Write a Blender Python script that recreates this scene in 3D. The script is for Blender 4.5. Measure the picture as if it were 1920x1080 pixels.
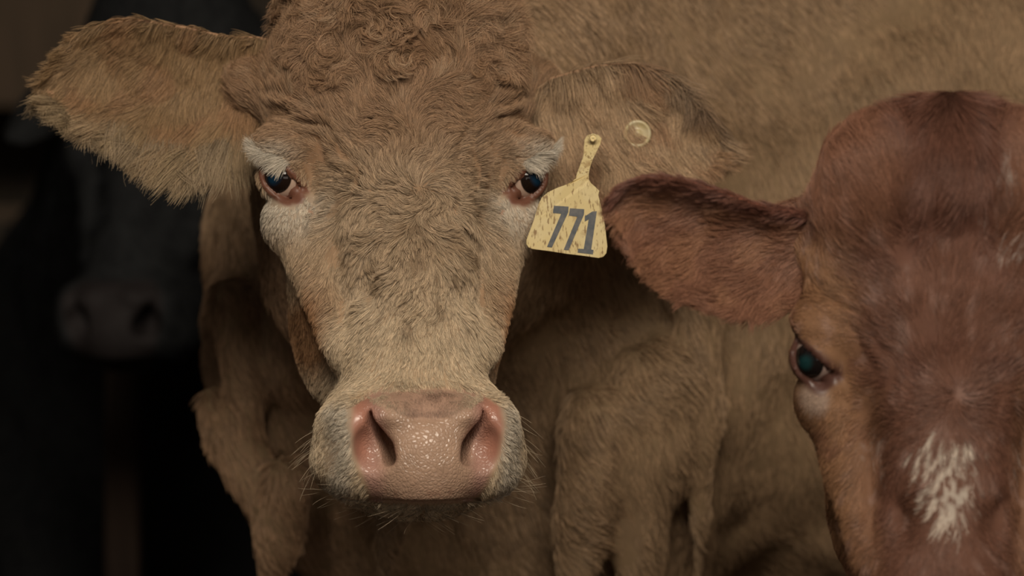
import bpy, math, random
import numpy as np
from mathutils import Vector, Matrix
from mathutils.kdtree import KDTree

for o in list(bpy.data.objects):
    bpy.data.objects.remove(o)
S = bpy.context.scene
COL = S.collection
rng = np.random.default_rng(7)
QUAL = 1.0

# ------------------------------------------------------------------ camera
CAM_H = 0.90
cam_d = bpy.data.cameras.new('camera')
cam = bpy.data.objects.new('camera', cam_d)
COL.objects.link(cam)
cam.location = (0, -4.0, CAM_H)
cam.rotation_euler = (math.pi / 2, 0, 0)
cam_d.sensor_width = 36
cam_d.lens = 36 * 4.0 / (1920 / 2150)
cam_d.clip_end = 60
cam_d.dof.use_dof = True
cam_d.dof.focus_distance = 3.93
cam_d.dof.aperture_fstop = cam_d.lens / 38.0
S.camera = cam

# ------------------------------------------------------------------ light
S.view_settings.view_transform = 'Standard'
S.view_settings.look = 'None'
S.view_settings.gamma = 1
S.view_settings.use_curve_mapping = False
S.view_settings.exposure = 0.0
W = bpy.data.worlds.new('world')
S.world = W
W.use_nodes = True
W.node_tree.nodes['Background'].inputs[0].default_value = (1.0, 0.93, 0.85, 1)
W.node_tree.nodes['Background'].inputs[1].default_value = 0.088


def area(name, loc, target, size, power, color):
    l = bpy.data.lights.new(name, 'AREA')
    l.shape = 'RECTANGLE'
    l.size, l.size_y = size
    l.energy = power
    l.color = color
    o = bpy.data.objects.new(name, l)
    COL.objects.link(o)
    o.location = loc
    o.rotation_euler = (Vector(target) - Vector(loc)).to_track_quat('-Z', 'Y').to_euler()
    return o


area('barn_opening_light', (0.15, -3.3, 2.75), (-0.05, 0.1, 0.95), (2.0, 1.1), 112, (1.0, 0.875, 0.72))
area('low_fill_light', (1.3, -4.3, 0.8), (-0.05, 0.3, 0.75), (1.6, 1.0), 9, (1.0, 0.88, 0.76))  # added fill lamp, brightens the lower body from the right front

# ------------------------------------------------------------------ utils
PXM = 2150.0          # pixels per metre in the plane of the face


def noise3(p, scale, seed, n=14):
    r = np.random.default_rng(seed)
    v = r.normal(size=(n, 3))
    v /= np.linalg.norm(v, axis=1)[:, None]
    f = r.uniform(0.6, 1.7, n) * 2 * math.pi / scale
    ph = r.uniform(0, 6.28, n)
    out = np.zeros(p.shape[0], np.float32)
    for i in range(n):
        out += np.sin(p @ (v[i] * f[i]).astype(p.dtype) + ph[i])
    return out / math.sqrt(n / 2.0) * 0.7


def smin(a, b, k):
    h = np.clip(0.5 + 0.5 * (b - a) / k, 0, 1)
    return b * (1 - h) + a * h - k * h * (1 - h)


def smax(a, b, k):
    return -smin(-a, -b, k)


def sstep(a, b, x):
    t = np.clip((x - a) / (b - a), 0, 1)
    return t * t * (3 - 2 * t)


def ell(x, y, z, c, r):
    X, Y, Z = (x - c[0]) / r[0], (y - c[1]) / r[1], (z - c[2]) / r[2]
    k0 = np.sqrt(X * X + Y * Y + Z * Z) + 1e-6
    k1 = np.sqrt((X / r[0]) ** 2 + (Y / r[1]) ** 2 + (Z / r[2]) ** 2) + 1e-6
    return k0 * (k0 - 1) / k1


def cap(x, y, z, a, b, r0, r1):
    a = np.array(a, np.float32); b = np.array(b, np.float32)
    ba = b - a
    t = ((x - a[0]) * ba[0] + (y - a[1]) * ba[1] + (z - a[2]) * ba[2]) / float(ba @ ba)
    t = np.clip(t, 0, 1)
    q = np.sqrt((x - a[0] - ba[0] * t) ** 2 + (y - a[1] - ba[1] * t) ** 2 + (z - a[2] - ba[2] * t) ** 2)
    return q - (r0 + (r1 - r0) * t)


def table(h, ks, vs):
    """smooth table lookup; ks ascending"""
    g = np.linspace(ks[0] - 4, ks[-1] + 4, 400)
    v = np.interp(g, ks, vs)
    kern = np.exp(-np.linspace(-2, 2, 21) ** 2); kern /= kern.sum()
    vp = np.pad(v, 10, mode='edge')
    v = np.convolve(vp, kern, 'valid')
    return np.interp(h, g, v).astype(np.float32)


def surface_nets(F, origin, step):
    """F: 3-D array of signed distances; returns verts, quads"""
    neg = F < 0
    nx, ny, nz = F.shape
    cs = (nx - 1, ny - 1, nz - 1)
    acc = np.zeros(cs + (3,), np.float32)
    cnt = np.zeros(cs, np.int16)
    import itertools
    for ax in range(3):
        oth = [i for i in range(3) if i != ax]
        for b1, b2 in itertools.product((0, 1), (0, 1)):
            off = [0, 0, 0]; off[oth[0]] = b1; off[oth[1]] = b2
            s0 = tuple(slice(off[i], off[i] + cs[i]) for i in range(3))
            off2 = list(off); off2[ax] = 1
            s1 = tuple(slice(off2[i], off2[i] + cs[i]) for i in range(3))
            m = neg[s0] != neg[s1]
            idx = np.nonzero(m)
            f0 = F[s0][idx]; f1 = F[s1][idx]
            t = f0 / (f0 - f1)
            P = np.zeros((len(t), 3), np.float32)
            P[:, oth[0]] = b1; P[:, oth[1]] = b2; P[:, ax] = t
            acc[idx] += P
            cnt[idx] += 1
    act = cnt > 0
    ids = np.full(cs, -1, np.int64)
    ai = np.nonzero(act)
    ids[ai] = np.arange(len(ai[0]))
    V = acc[ai] / cnt[ai][:, None] + np.stack(ai, 1)
    V = V * np.array(step) + np.array(origin)
    quads = []
    for ax in range(3):
        o1, o2 = [(1, 2), (2, 0), (0, 1)][ax]
        sl0 = [slice(1, None)] * 3; sl1 = [slice(1, None)] * 3
        # edge from (i,j,k) to +ax, inner cells only
        s0 = [None] * 3; s1 = [None] * 3
        s0[ax] = slice(0, F.shape[ax] - 1); s1[ax] = slice(1, F.shape[ax])
        for o in (o1, o2):
            s0[o] = slice(1, F.shape[o] - 1); s1[o] = slice(1, F.shape[o] - 1)
        a = neg[tuple(s0)]; b = neg[tuple(s1)]
        for flip, m in ((False, a & ~b), (True, ~a & b)):
            idx = np.array(np.nonzero(m))
            if idx.shape[1] == 0:
                continue
            c = [None] * 3
            c[ax] = idx[ax]; c[o1] = idx[o1] + 1; c[o2] = idx[o2] + 1
            def cell(d1, d2):
                q = [None] * 3
                q[ax] = c[ax]; q[o1] = c[o1] - d1; q[o2] = c[o2] - d2
                return ids[q[0], q[1], q[2]]
            Q = np.stack([cell(1, 1), cell(0, 1), cell(0, 0), cell(1, 0)], 1)
            if flip:
                Q = Q[:, ::-1]
            quads.append(Q)
    return V.astype(np.float32), np.concatenate(quads)


def mesh_np(name, V, Q, mat=None, parent=None, colors=None, smooth=True):
    me = bpy.data.meshes.new(name)
    V = np.asarray(V, np.float32)
    Q = np.asarray(Q, np.int32)
    n = Q.shape[1]
    me.vertices.add(len(V)); me.vertices.foreach_set('co', V.ravel())
    me.loops.add(Q.size); me.loops.foreach_set('vertex_index', Q.ravel())
    me.polygons.add(len(Q))
    me.polygons.foreach_set('loop_start', np.arange(0, Q.size, n, dtype=np.int32))
    me.update(calc_edges=True)
    me.validate()
    if smooth:
        me.polygons.foreach_set('use_smooth', np.ones(len(me.polygons), bool))
    if colors is not None:
        for k, c in colors.items():
            a = me.attributes.new(k, 'FLOAT_COLOR', 'POINT')
            cc = np.ones((len(V), 4), np.float32); cc[:, :3] = c
            a.data.foreach_set('color', cc.ravel())
    if mat:
        me.materials.append(mat)
    o = bpy.data.objects.new(name, me)
    COL.objects.link(o)
    if parent:
        o.parent = parent
    return o


def vnormals(V, Q):
    """vertex normals of quad mesh"""
    a = V[Q[:, 2]] - V[Q[:, 0]]; b = V[Q[:, 3]] - V[Q[:, 1]]
    n = np.cross(a, b)
    N = np.zeros_like(V)
    for i in range(4):
        for c in range(3):
            N[:, c] += np.bincount(Q[:, i], n[:, c], len(V))
    return N / (np.linalg.norm(N, axis=1)[:, None] + 1e-12)


def sample(V, N, Q, count, weight):
    """area-weighted random points; weight(centroids, normals) -> relative density"""
    C = V[Q].mean(1)
    A = 0.5 * np.linalg.norm(np.cross(V[Q[:, 2]] - V[Q[:, 0]], V[Q[:, 3]] - V[Q[:, 1]]), axis=1)
    NC = N[Q].mean(1)
    w = A * weight(C, NC)
    tot = w.sum()
    if tot <= 0:
        return np.zeros((0, 3)), np.zeros((0, 3))
    idx = rng.choice(len(Q), size=int(count), p=w / tot)
    u = rng.random(len(idx))[:, None]; v = rng.random(len(idx))[:, None]
    q = Q[idx]
    def bil(Z):
        return (Z[q[:, 0]] * (1 - u) + Z[q[:, 1]] * u) * (1 - v) + (Z[q[:, 3]] * (1 - u) + Z[q[:, 2]] * u) * v
    P = bil(V); n = bil(N)
    return P, n / (np.linalg.norm(n, axis=1)[:, None] + 1e-9)


def unit(v):
    return v / (np.linalg.norm(v, axis=-1, keepdims=True) + 1e-9)


# ------------------------------------------------------------------ materials
def new_mat(name):
    m = bpy.data.materials.new(name)
    m.use_nodes = True
    nt = m.node_tree
    b = nt.nodes['Principled BSDF']
    return m, nt, b


def fur_mat(name, rough=0.5, spec=0.3, vary=0.5):
    m, nt, b = new_mat(name)
    at = nt.nodes.new('ShaderNodeAttribute'); at.attribute_name = 'fcol'
    hi = nt.nodes.new('ShaderNodeHairInfo')
    mr = nt.nodes.new('ShaderNodeMapRange')
    mr.inputs['To Min'].default_value = 1 - vary; mr.inputs['To Max'].default_value = 1 + vary * 0.6
    nt.links.new(hi.outputs['Random'], mr.inputs['Value'])
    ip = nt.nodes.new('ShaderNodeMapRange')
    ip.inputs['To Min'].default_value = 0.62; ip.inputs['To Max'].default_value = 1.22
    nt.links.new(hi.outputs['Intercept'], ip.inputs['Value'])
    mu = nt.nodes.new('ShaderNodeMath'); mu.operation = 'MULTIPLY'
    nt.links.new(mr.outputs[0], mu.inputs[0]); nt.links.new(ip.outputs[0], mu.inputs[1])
    vm = nt.nodes.new('ShaderNodeVectorMath'); vm.operation = 'SCALE'
    nt.links.new(at.outputs['Color'], vm.inputs[0]); nt.links.new(mu.outputs[0], vm.inputs['Scale'])
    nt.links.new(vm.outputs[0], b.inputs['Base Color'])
    b.inputs['Roughness'].default_value = rough
    b.inputs['Specular IOR Level'].default_value = spec
    return m


def skin_mat(name, rough=0.7, spec=0.2, wet=False):
    m, nt, b = new_mat(name)
    at = nt.nodes.new('ShaderNodeAttribute'); at.attribute_name = 'scol'
    ms = nt.nodes.new('ShaderNodeAttribute'); ms.attribute_name = 'smask'
    sep = nt.nodes.new('ShaderNodeSeparateColor'); nt.links.new(ms.outputs['Color'], sep.inputs[0])
    tc = nt.nodes.new('ShaderNodeTexCoord')
    no = nt.nodes.new('ShaderNodeTexNoise'); no.inputs['Scale'].default_value = 60; no.inputs['Detail'].default_value = 6
    nt.links.new(tc.outputs['Object'], no.inputs['Vector'])
    mr = nt.nodes.new('ShaderNodeMapRange'); mr.inputs['To Min'].default_value = 0.7; mr.inputs['To Max'].default_value = 1.25
    nt.links.new(no.outputs[0], mr.inputs['Value'])
    vm = nt.nodes.new('ShaderNodeVectorMath'); vm.operation = 'SCALE'
    nt.links.new(at.outputs['Color'], vm.inputs[0]); nt.links.new(mr.outputs[0], vm.inputs['Scale'])
    nt.links.new(vm.outputs[0], b.inputs['Base Color'])
    # moist pebbled pad where smask.r = 1
    vo = nt.nodes.new('ShaderNodeTexVoronoi'); vo.feature = 'DISTANCE_TO_EDGE'
    vo.inputs['Scale'].default_value = 300
    n2 = nt.nodes.new('ShaderNodeTexNoise'); n2.inputs['Scale'].default_value = 45
    nt.links.new(tc.outputs['Object'], n2.inputs['Vector'])
    ad = nt.nodes.new('ShaderNodeVectorMath'); ad.operation = 'MULTIPLY_ADD'
    ad.inputs[1].default_value = (0.012, 0.012, 0.012)
    nt.links.new(n2.outputs['Color'], ad.inputs[0]); nt.links.new(tc.outputs['Object'], ad.inputs[2])
    nt.links.new(ad.outputs[0], vo.inputs['Vector'])
    pm = nt.nodes.new('ShaderNodeMapRange'); pm.inputs['From Max'].default_value = 0.22
    nt.links.new(vo.outputs['Distance'], pm.inputs['Value'])
    mu = nt.nodes.new('ShaderNodeMath'); mu.operation = 'MULTIPLY'
    nt.links.new(pm.outputs[0], mu.inputs[0]); nt.links.new(sep.outputs[0], mu.inputs[1])
    bu = nt.nodes.new('ShaderNodeBump'); bu.inputs['Strength'].default_value = 0.42; bu.inputs['Distance'].default_value = 0.0011
    nt.links.new(mu.outputs[0], bu.inputs['Height']); nt.links.new(bu.outputs[0], b.inputs['Normal'])
    rr = nt.nodes.new('ShaderNodeMapRange')
    rr.inputs['To Min'].default_value = rough; rr.inputs['To Max'].default_value = 0.24
    nt.links.new(sep.outputs[1], rr.inputs['Value']); nt.links.new(rr.outputs[0], b.inputs['Roughness'])
    sr = nt.nodes.new('ShaderNodeMapRange')
    sr.inputs['To Min'].default_value = spec; sr.inputs['To Max'].default_value = 0.55
    nt.links.new(sep.outputs[1], sr.inputs['Value']); nt.links.new(sr.outputs[0], b.inputs['Specular IOR Level'])
    return m


def plain(name, col, rough=0.6, spec=0.4, noise=None, scale=20, stretch=(1, 1, 1), bump=0.0):
    m, nt, b = new_mat(name)
    b.inputs['Roughness'].default_value = rough
    b.inputs['Specular IOR Level'].default_value = spec
    b.inputs['Base Color'].default_value = (*col, 1)
    if noise:
        tc = nt.nodes.new('ShaderNodeTexCoord')
        mp = nt.nodes.new('ShaderNodeMapping'); mp.inputs['Scale'].default_value = stretch
        no = nt.nodes.new('ShaderNodeTexNoise'); no.inputs['Scale'].default_value = scale; no.inputs['Detail'].default_value = 8
        cr = nt.nodes.new('ShaderNodeValToRGB')
        cr.color_ramp.elements[0].position = 0.35; cr.color_ramp.elements[0].color = (*col, 1)
        cr.color_ramp.elements[1].position = 0.65; cr.color_ramp.elements[1].color = (*noise, 1)
        nt.links.new(tc.outputs['Object'], mp.inputs[0]); nt.links.new(mp.outputs[0], no.inputs['Vector'])
        nt.links.new(no.outputs[0], cr.inputs[0]); nt.links.new(cr.outputs[0], b.inputs['Base Color'])
        if bump:
            bu = nt.nodes.new('ShaderNodeBump'); bu.inputs['Strength'].default_value = bump; bu.inputs['Distance'].default_value = 0.01
            nt.links.new(no.outputs[0], bu.inputs['Height']); nt.links.new(bu.outputs[0], b.inputs['Normal'])
    return m


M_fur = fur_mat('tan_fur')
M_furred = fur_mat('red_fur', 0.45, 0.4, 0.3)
M_furblack = fur_mat('black_fur', 0.7, 0.1, 0.3)
M_skin = skin_mat('tan_hide')
M_eyedark = None


def eye_material(name, iris, pupil_sheen, white, pw=0.34, ph=0.24):
    """eyeball along local +Z: dark iris, blue reflected daylight painted over its centre"""
    m, nt, b = new_mat(name)
    tc = nt.nodes.new('ShaderNodeTexCoord')
    sp = nt.nodes.new('ShaderNodeSeparateXYZ'); nt.links.new(tc.outputs['Object'], sp.inputs[0])
    def mr(src, f0, f1, t0=0.0, t1=1.0):
        n = nt.nodes.new('ShaderNodeMapRange'); n.interpolation_type = 'SMOOTHSTEP'
        n.inputs['From Min'].default_value = f0; n.inputs['From Max'].default_value = f1
        n.inputs['To Min'].default_value = t0; n.inputs['To Max'].default_value = t1
        nt.links.new(src, n.inputs['Value']); return n.outputs[0]
    irisf = mr(sp.outputs['Z'], 0.0138, 0.0147)      # inside iris disc
    ln = nt.nodes.new('ShaderNodeVectorMath'); ln.operation = 'MULTIPLY'
    ln.inputs[1].default_value = (1 / (pw * 0.02), 1 / (ph * 0.02), 0)
    nt.links.new(tc.outputs['Object'], ln.inputs[0])
    le = nt.nodes.new('ShaderNodeVectorMath'); le.operation = 'LENGTH'; nt.links.new(ln.outputs[0], le.inputs[0])
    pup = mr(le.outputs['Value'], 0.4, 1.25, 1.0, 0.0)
    m1 = nt.nodes.new('ShaderNodeMix'); m1.data_type = 'RGBA'
    m1.inputs[6].default_value = (*white, 1); m1.inputs[7].default_value = (*iris, 1)
    nt.links.new(irisf, m1.inputs[0])
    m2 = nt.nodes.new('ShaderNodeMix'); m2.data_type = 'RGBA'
    m2.inputs[7].default_value = (*pupil_sheen, 1)  # blue reflection of the sky put into the eye colour
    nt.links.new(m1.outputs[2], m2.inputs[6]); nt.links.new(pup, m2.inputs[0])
    nt.links.new(m2.outputs[2], b.inputs['Base Color'])
    b.inputs['Roughness'].default_value = 0.06
    b.inputs['Specular IOR Level'].default_value = 0.35
    return m


# ------------------------------------------------------------------ head shape (cm: s sideways, d forward, h up from eye line)
EYE = np.array([10.4, -2.0, 0.1]); EYE_R = 2.0
GAZE = unit(np.array([math.sin(math.radians(34)), math.cos(math.radians(34)), 0.0]))


def eye_axes():
    t = unit(np.array([-0.62, 0.30, -0.66]))            # towards the tear corner
    t = unit(t - GAZE * (t @ GAZE))
    n = np.cross(GAZE, t)
    return t, n


def lidw(x1):
    return 1.10 * (1 - np.clip((x1 - .5) / 2.75, -1, 1) ** 2)


NOSTRIL = [((5.0, -19.9), .16), ((4.85, -20.8), .36), ((4.35, -21.9), .60), ((3.65, -22.9), .82), ((3.35, -23.8), .70)]


def head_field(s, d, h, style, fine=True):
    a = np.abs(s)
    ks = [-24, -20, -15, -10, -5, 0, 6, 12, 16, 18.5, 20]
    A = table(h, ks, [4.5, 5.6, 6.7, 8.6, 10.0, 11.0, 11.9, 11.0, 8.8, 5.5, 2.5])
    Cd = table(h, ks, [2, 1, -1.5, -4, -6, -8, -8.5, -8.5, -8, -8, -8])
    B = table(h, ks, [6, 7, 7.5, 8.0, 8.6, 9.8, 9.6, 8.2, 6.0, 4, 2])
    n = 2.5
    q = ((a / A) ** n + (np.abs(d - Cd) / B) ** n) ** (1 / n)
    f = (q - 1) * np.minimum(A, B) * 0.95
    f = np.maximum(f, (h - 19.5))
    f = np.maximum(f, -(h + 25))
    # nasal bridge / forehead plate
    kb = [-22, -16, -10, -4, 0, 6, 11, 15]
    A2 = table(h, kb, [6.6, 6.0, 5.6, 5.9, 6.8, 7.6, 6.4, 3.5])
    C2 = table(h, kb, [7.0, 4.6, 1.5, -1.5, -3.5, -4.5, -6.0, -8])
    B2 = table(h, kb, [7.6, 7.8, 8.0, 7.8, 7.3, 6.6, 6, 4])
    q2 = ((a / A2) ** 2.3 + (np.abs(d - C2) / B2) ** 2.3) ** (1 / 2.3)
    g = (q2 - 1) * np.minimum(A2, B2) * 0.95
    g = np.maximum(g, -(h + 23)); g = np.maximum(g, h - 16)
    f = smin(f, g, 1.3)
    # brow / orbit / cheek
    f = smin(f, ell(a, d, h, (10.2, -2.6, 2.9) if style != 'red' else (9.9, -3.2, 2.6), (3.0, 3.2, 1.9) if style != 'red' else (2.8, 2.9, 1.7)), 1.2 if style != 'red' else 2.2)
    f = smin(f, ell(a, d, h, (9.9, -2.6, -3.4), (2.4, 3.0, 2.6)), 1.2)
    f = smin(f, cap(a, d, h, (9.2, -3, -4.5), (6.0, 5.0, -14.5), 1.7, 1.5), 2.4)   # facial crest
    f = smin(f, ell(a, d, h, (6.7, -6.6, -10), (2.7, 7.2, 9)), 2.4)                # masseter
    f = smin(f, cap(a, d, h, (5.6, -13, -11), (3.0, 6, -24.5), 3.2, 2.9), 2.0)     # jaw
    # muzzle
    u = (a / table(h, [-27, -24, -20, -17.5], [9.4, 9.2, 8.5, 7.5])); v = (d - 8.3) / 7.4; w = (h + 22.6) / 5.5
    k0 = (u ** 3.2 + np.abs(v) ** 2.6 + np.abs(w) ** 3.2) ** (1 / 3.0)
    f = smin(f, (k0 - 1) * 6.0, 1.6)
    f = smin(f, ell(a, d, h, (5.9, 12.7, -21.9), (1.9, 2.8, 3.4)), 0.8)            # wing of the nostril
    f = smin(f, np.maximum(ell(a, d, h, (0, 12.4, -23.9), (5.2, 4.5, 5.0)), -(h + 27.7)), 0.6)              # nose pad
    f = smin(f, ell(a, d, h, (2.6, 13.2, -20.2), (2.2, 2.9, 1.5)), 0.8)
    # ear muscle
    f = smin(f, cap(a, d, h, (8.8, -9.5, 8.0), (12.0, -10.2, 8.4), 3.8, 2.5), 1.6)
    # poll
    f = smin(f, ell(a, d, h, (0, -6.5, 14.5), (8.6, 6.5, 5.2)), 2.0)
    if style == 'red':
        f = f + .45 * np.exp(-((a - 3.3) / .7) ** 2) * sstep(7, 11, h) * sstep(-12, -6, d)
        f = smin(f, ell(a, d, h, (5.6, -6.2, 13.2), (4.6, 6.2, 5.6)), 2.4)
        f = smin(f, ell(a, d, h, (0, -5.2, 15.5), (2.6, 6.0, 6.0)), 0.8)
    # eye socket and lids
    e = EYE
    se = np.sqrt((a - e[0]) ** 2 + (d - e[1]) ** 2 + (h - e[2]) ** 2)
    f = smin(f, se - 2.42, 0.5)
    tt, nn = eye_axes()
    x1 = (a - e[0]) * tt[0] + (d - e[1]) * tt[1] + (h - e[2]) * tt[2]
    x2 = (a - e[0]) * nn[0] + (d - e[1]) * nn[1] + (h - e[2]) * nn[2]
    x3 = (a - e[0]) * GAZE[0] + (d - e[1]) * GAZE[1] + (h - e[2]) * GAZE[2]
    wid = lidw(x1)
    op = np.abs(x2) - wid
    op = np.maximum(op * .8, -(x3 - 0.2))
    op = np.maximum(op, se - 4.5)
    f = smax(f, -op, 0.30)
    f = smin(f, np.maximum(se - 1.93, -x3 * 0 - 5), 0.02)
    # tear duct caruncle
    c = e + tt * 1.95 + GAZE * 1.0
    f = smin(f, cap(a, d, h, tuple(e + tt * 1.9 + GAZE * .55), tuple(e + tt * 2.9 + GAZE * .60), .30, .40), 0.8)
    if fine:
        # nostrils: comma-shaped, turning inwards at the bottom
        pts = [(p[0], p[1], r) for (p, r) in NOSTRIL]
        nf = None
        for (p, q_) in zip(pts[:-1], pts[1:]):
            dd = 15.6
            for back in (0.0,):
                c1 = cap(a + np.clip(15.2 - d, 0, 4) * .42, (d - 14.5) * 0.13, h, (p[0], 0, p[1]), (q_[0], 0, q_[1]), p[2], q_[2])
                nf = c1 if nf is None else np.minimum(nf, c1)
        nf = np.maximum(nf, -(d - 11.5) * 0.6)
        # shallow slope on the outer side of each opening
        f = smax(f, -ell(a, d, h, (4.7, 17.2, -22.9), (1.9, 3.5, 2.3)), 0.7)
        f = smax(f, -nf, 0.25)
        # step between the face fur and the bald upper pad
        f = f + 0.22 * np.exp(-((h + 18.0 + 0.03 * s * s) / 0.45) ** 2) * sstep(8, 4, a) * sstep(9, 12, d)
        ucr = -20.5 + 0.075 * s * s
        f = f + 0.20 * np.exp(-((h - ucr) / 0.38) ** 2) * sstep(4.6, 3.2, a) * sstep(9, 12, d)
        # folds round the brow and across the temple
        re = np.sqrt((a - 10.6) ** 2 + (h + 0.5) ** 2)
        ang = np.arctan2(h + 0.5, 10.6 - a)
        fold = np.sin(re * 2 * math.pi / 1.75 + 1.9 * np.sin(h * .55 + s * .35) + 1.2 * np.sin(h * 1.3 - s * .9)) * (.6 + .4 * np.sin(h * .9 + s * 1.1))
        mask = sstep(3.2, 4.4, re) * sstep(8.5, 6.5, re) * sstep(-1.1, -0.4, ang) * sstep(2.2, 1.4, ang) * sstep(-8, -4, d)
        amp = 0.25 if style != 'red' else 0.10
        f = f + amp * fold * mask
        # muscle line of the nose side
        f = f + 0.35 * np.exp(-((a - 6.3 - 0.05 * (h + 6)) / 0.6) ** 2) * sstep(-14, -10, h) * sstep(-1, -4, h) * sstep(0, 3, d)
        f = f + 0.75 * np.exp(-(((a - 3.6) / 1.0) ** 2 + ((h + 10) / 2.0) ** 2)) * sstep(2, 6, d)
    # chin and mouth
    ch = ell(a, d, h, (0, 7.4, -26.6), (6.2, 6.4, 2.7))
    lip = np.abs(h + 27.55 - 0.006 * s * s) - 0.16
    if fine:
        f = np.maximum(f, -np.maximum(lip, -(d - 10.5)))
    f = np.minimum(f, ch)
    return f.astype(np.float32)


class Frame:
    def __init__(self, origin, yaw=0, pitch=0, roll=0, scale=1.0):
        self.O = np.array(origin, float); self.sc = 0.01 * scale
        B = np.array([[1, 0, 0], [0, -1, 0], [0, 0, 1]], float)   # columns: s, d, h -> world
        B = np.array([[1, 0, 0], [0, -1, 0], [0, 0, 1]], float).T
        cy, sy = math.cos(yaw), math.sin(yaw)
        Rz = np.array([[cy, -sy, 0], [sy, cy, 0], [0, 0, 1]])
        cp, sp = math.cos(pitch), math.sin(pitch)
        Rx = np.array([[1, 0, 0], [0, cp, -sp], [0, sp, cp]])     # + : top of the head towards the camera
        cr, sr = math.cos(roll), math.sin(roll)
        Ry = np.array([[cr, 0, sr], [0, 1, 0], [-sr, 0, cr]])
        self.R = Rz @ Ry @ Rx @ B
    def w(self, L):
        return (np.asarray(L) @ self.R.T) * self.sc + self.O
    def l(self, Wp):
        return ((Wp - self.O) / self.sc) @ self.R
    def dir(self, v):
        return np.asarray(v) @ self.R.T


def eval_prims(P, prims):
    x, y, z = P[:, 0], P[:, 1], P[:, 2]
    f = None
    for pr in prims:
        if pr[0] == 'e':
            g = ell(x, y, z, pr[1], pr[2]); k = pr[3]
        else:
            g = cap(x, y, z, pr[1], pr[2], pr[3], pr[4]); k = pr[5]
        f = g if f is None else smin(f, g, k)
    return f


def build_body(fr, prims, style, step_head, step_body, boxm, extra=None, head_box=((-17.5, 17.5), (-15, 18.5), (-31, 22))):
    """one continuous skin: a fine grid round the head, a coarser one for the rest; returns V, Q, headflag"""
    def total(P, fine):
        L = fr.l(P).astype(np.float32)
        hf = np.full(len(P), 1e3, np.float32)
        near = (np.abs(L[:, 0]) < 24) & (L[:, 1] > -26) & (L[:, 1] < 26) & (L[:, 2] > -38) & (L[:, 2] < 28)
        if near.any():
            l = L[near]
            hf[near] = head_field(l[:, 0], l[:, 1], l[:, 2], style, fine) * fr.sc
            far = ~near
        b = eval_prims(P.astype(np.float32), prims)
        if extra is not None:
            b = b + extra(P)
        hf = np.where(near, hf, np.maximum(np.linalg.norm(L, axis=1) - 30, 1) * fr.sc)
        return smin(hf, b, 0.035) / fr.sc
    out = []
    # fine grid in head-local cm
    (s0, s1), (d0, d1), (h0, h1) = head_box
    gs, gd, gh = [np.arange(a, b + step_head, step_head) for a, b in head_box]
    F = np.empty((len(gs), len(gd), len(gh)), np.float32)
    for i, sv in enumerate(gs):
        D, H = np.meshgrid(gd, gh, indexing='ij')
        L = np.stack([np.full(D.size, sv), D.ravel(), H.ravel()], 1)
        F[i] = total(fr.w(L), True).reshape(D.shape)
    V, Q = surface_nets(F, (s0, d0, h0), (step_head,) * 3)
    V1 = fr.w(V)
    # orientation fix: the s,d,h frame is mirrored with respect to world
    det = np.linalg.det(fr.R)
    if det < 0:
        Q = Q[:, ::-1]
    Q1 = Q
    # coarse
    (x0, x1), (y0, y1), (z0, z1) = boxm
    gx, gy, gz = [np.arange(a, b + step_body, step_body) for a, b in boxm]
    F = np.empty((len(gx), len(gy), len(gz)), np.float32)
    for i, xv in enumerate(gx):
        D, H = np.meshgrid(gy, gz, indexing='ij')
        P = np.stack([np.full(D.size, xv), D.ravel(), H.ravel()], 1)
        F[i] = total(P, False).reshape(D.shape)
    V2, Q2 = surface_nets(F, (x0, y0, z0), (step_body,) * 3)
    L = fr.l(V2[Q2].mean(1))
    mg = step_body * 60
    inside = (L[:, 0] > s0 + mg) & (L[:, 0] < s1 - mg) & (L[:, 1] > d0 + mg) & (L[:, 1] < d1 + 50) & (L[:, 2] > h0 - 50) & (L[:, 2] < h1 + 50)
    # everything of the head in front of the back plane of the box belongs to the fine grid
    Q2 = Q2[~inside]
    used = np.unique(Q2)
    remap = np.full(len(V2), -1); remap[used] = np.arange(len(used))
    V2 = V2[used]; Q2 = remap[Q2]
    V = np.concatenate([V1, V2]).astype(np.float32)
    Q = np.concatenate([Q1, Q2 + len(V1)])
    flag = np.zeros(len(V), bool); flag[:len(V1)] = True
    return V, Q, flag


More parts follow.
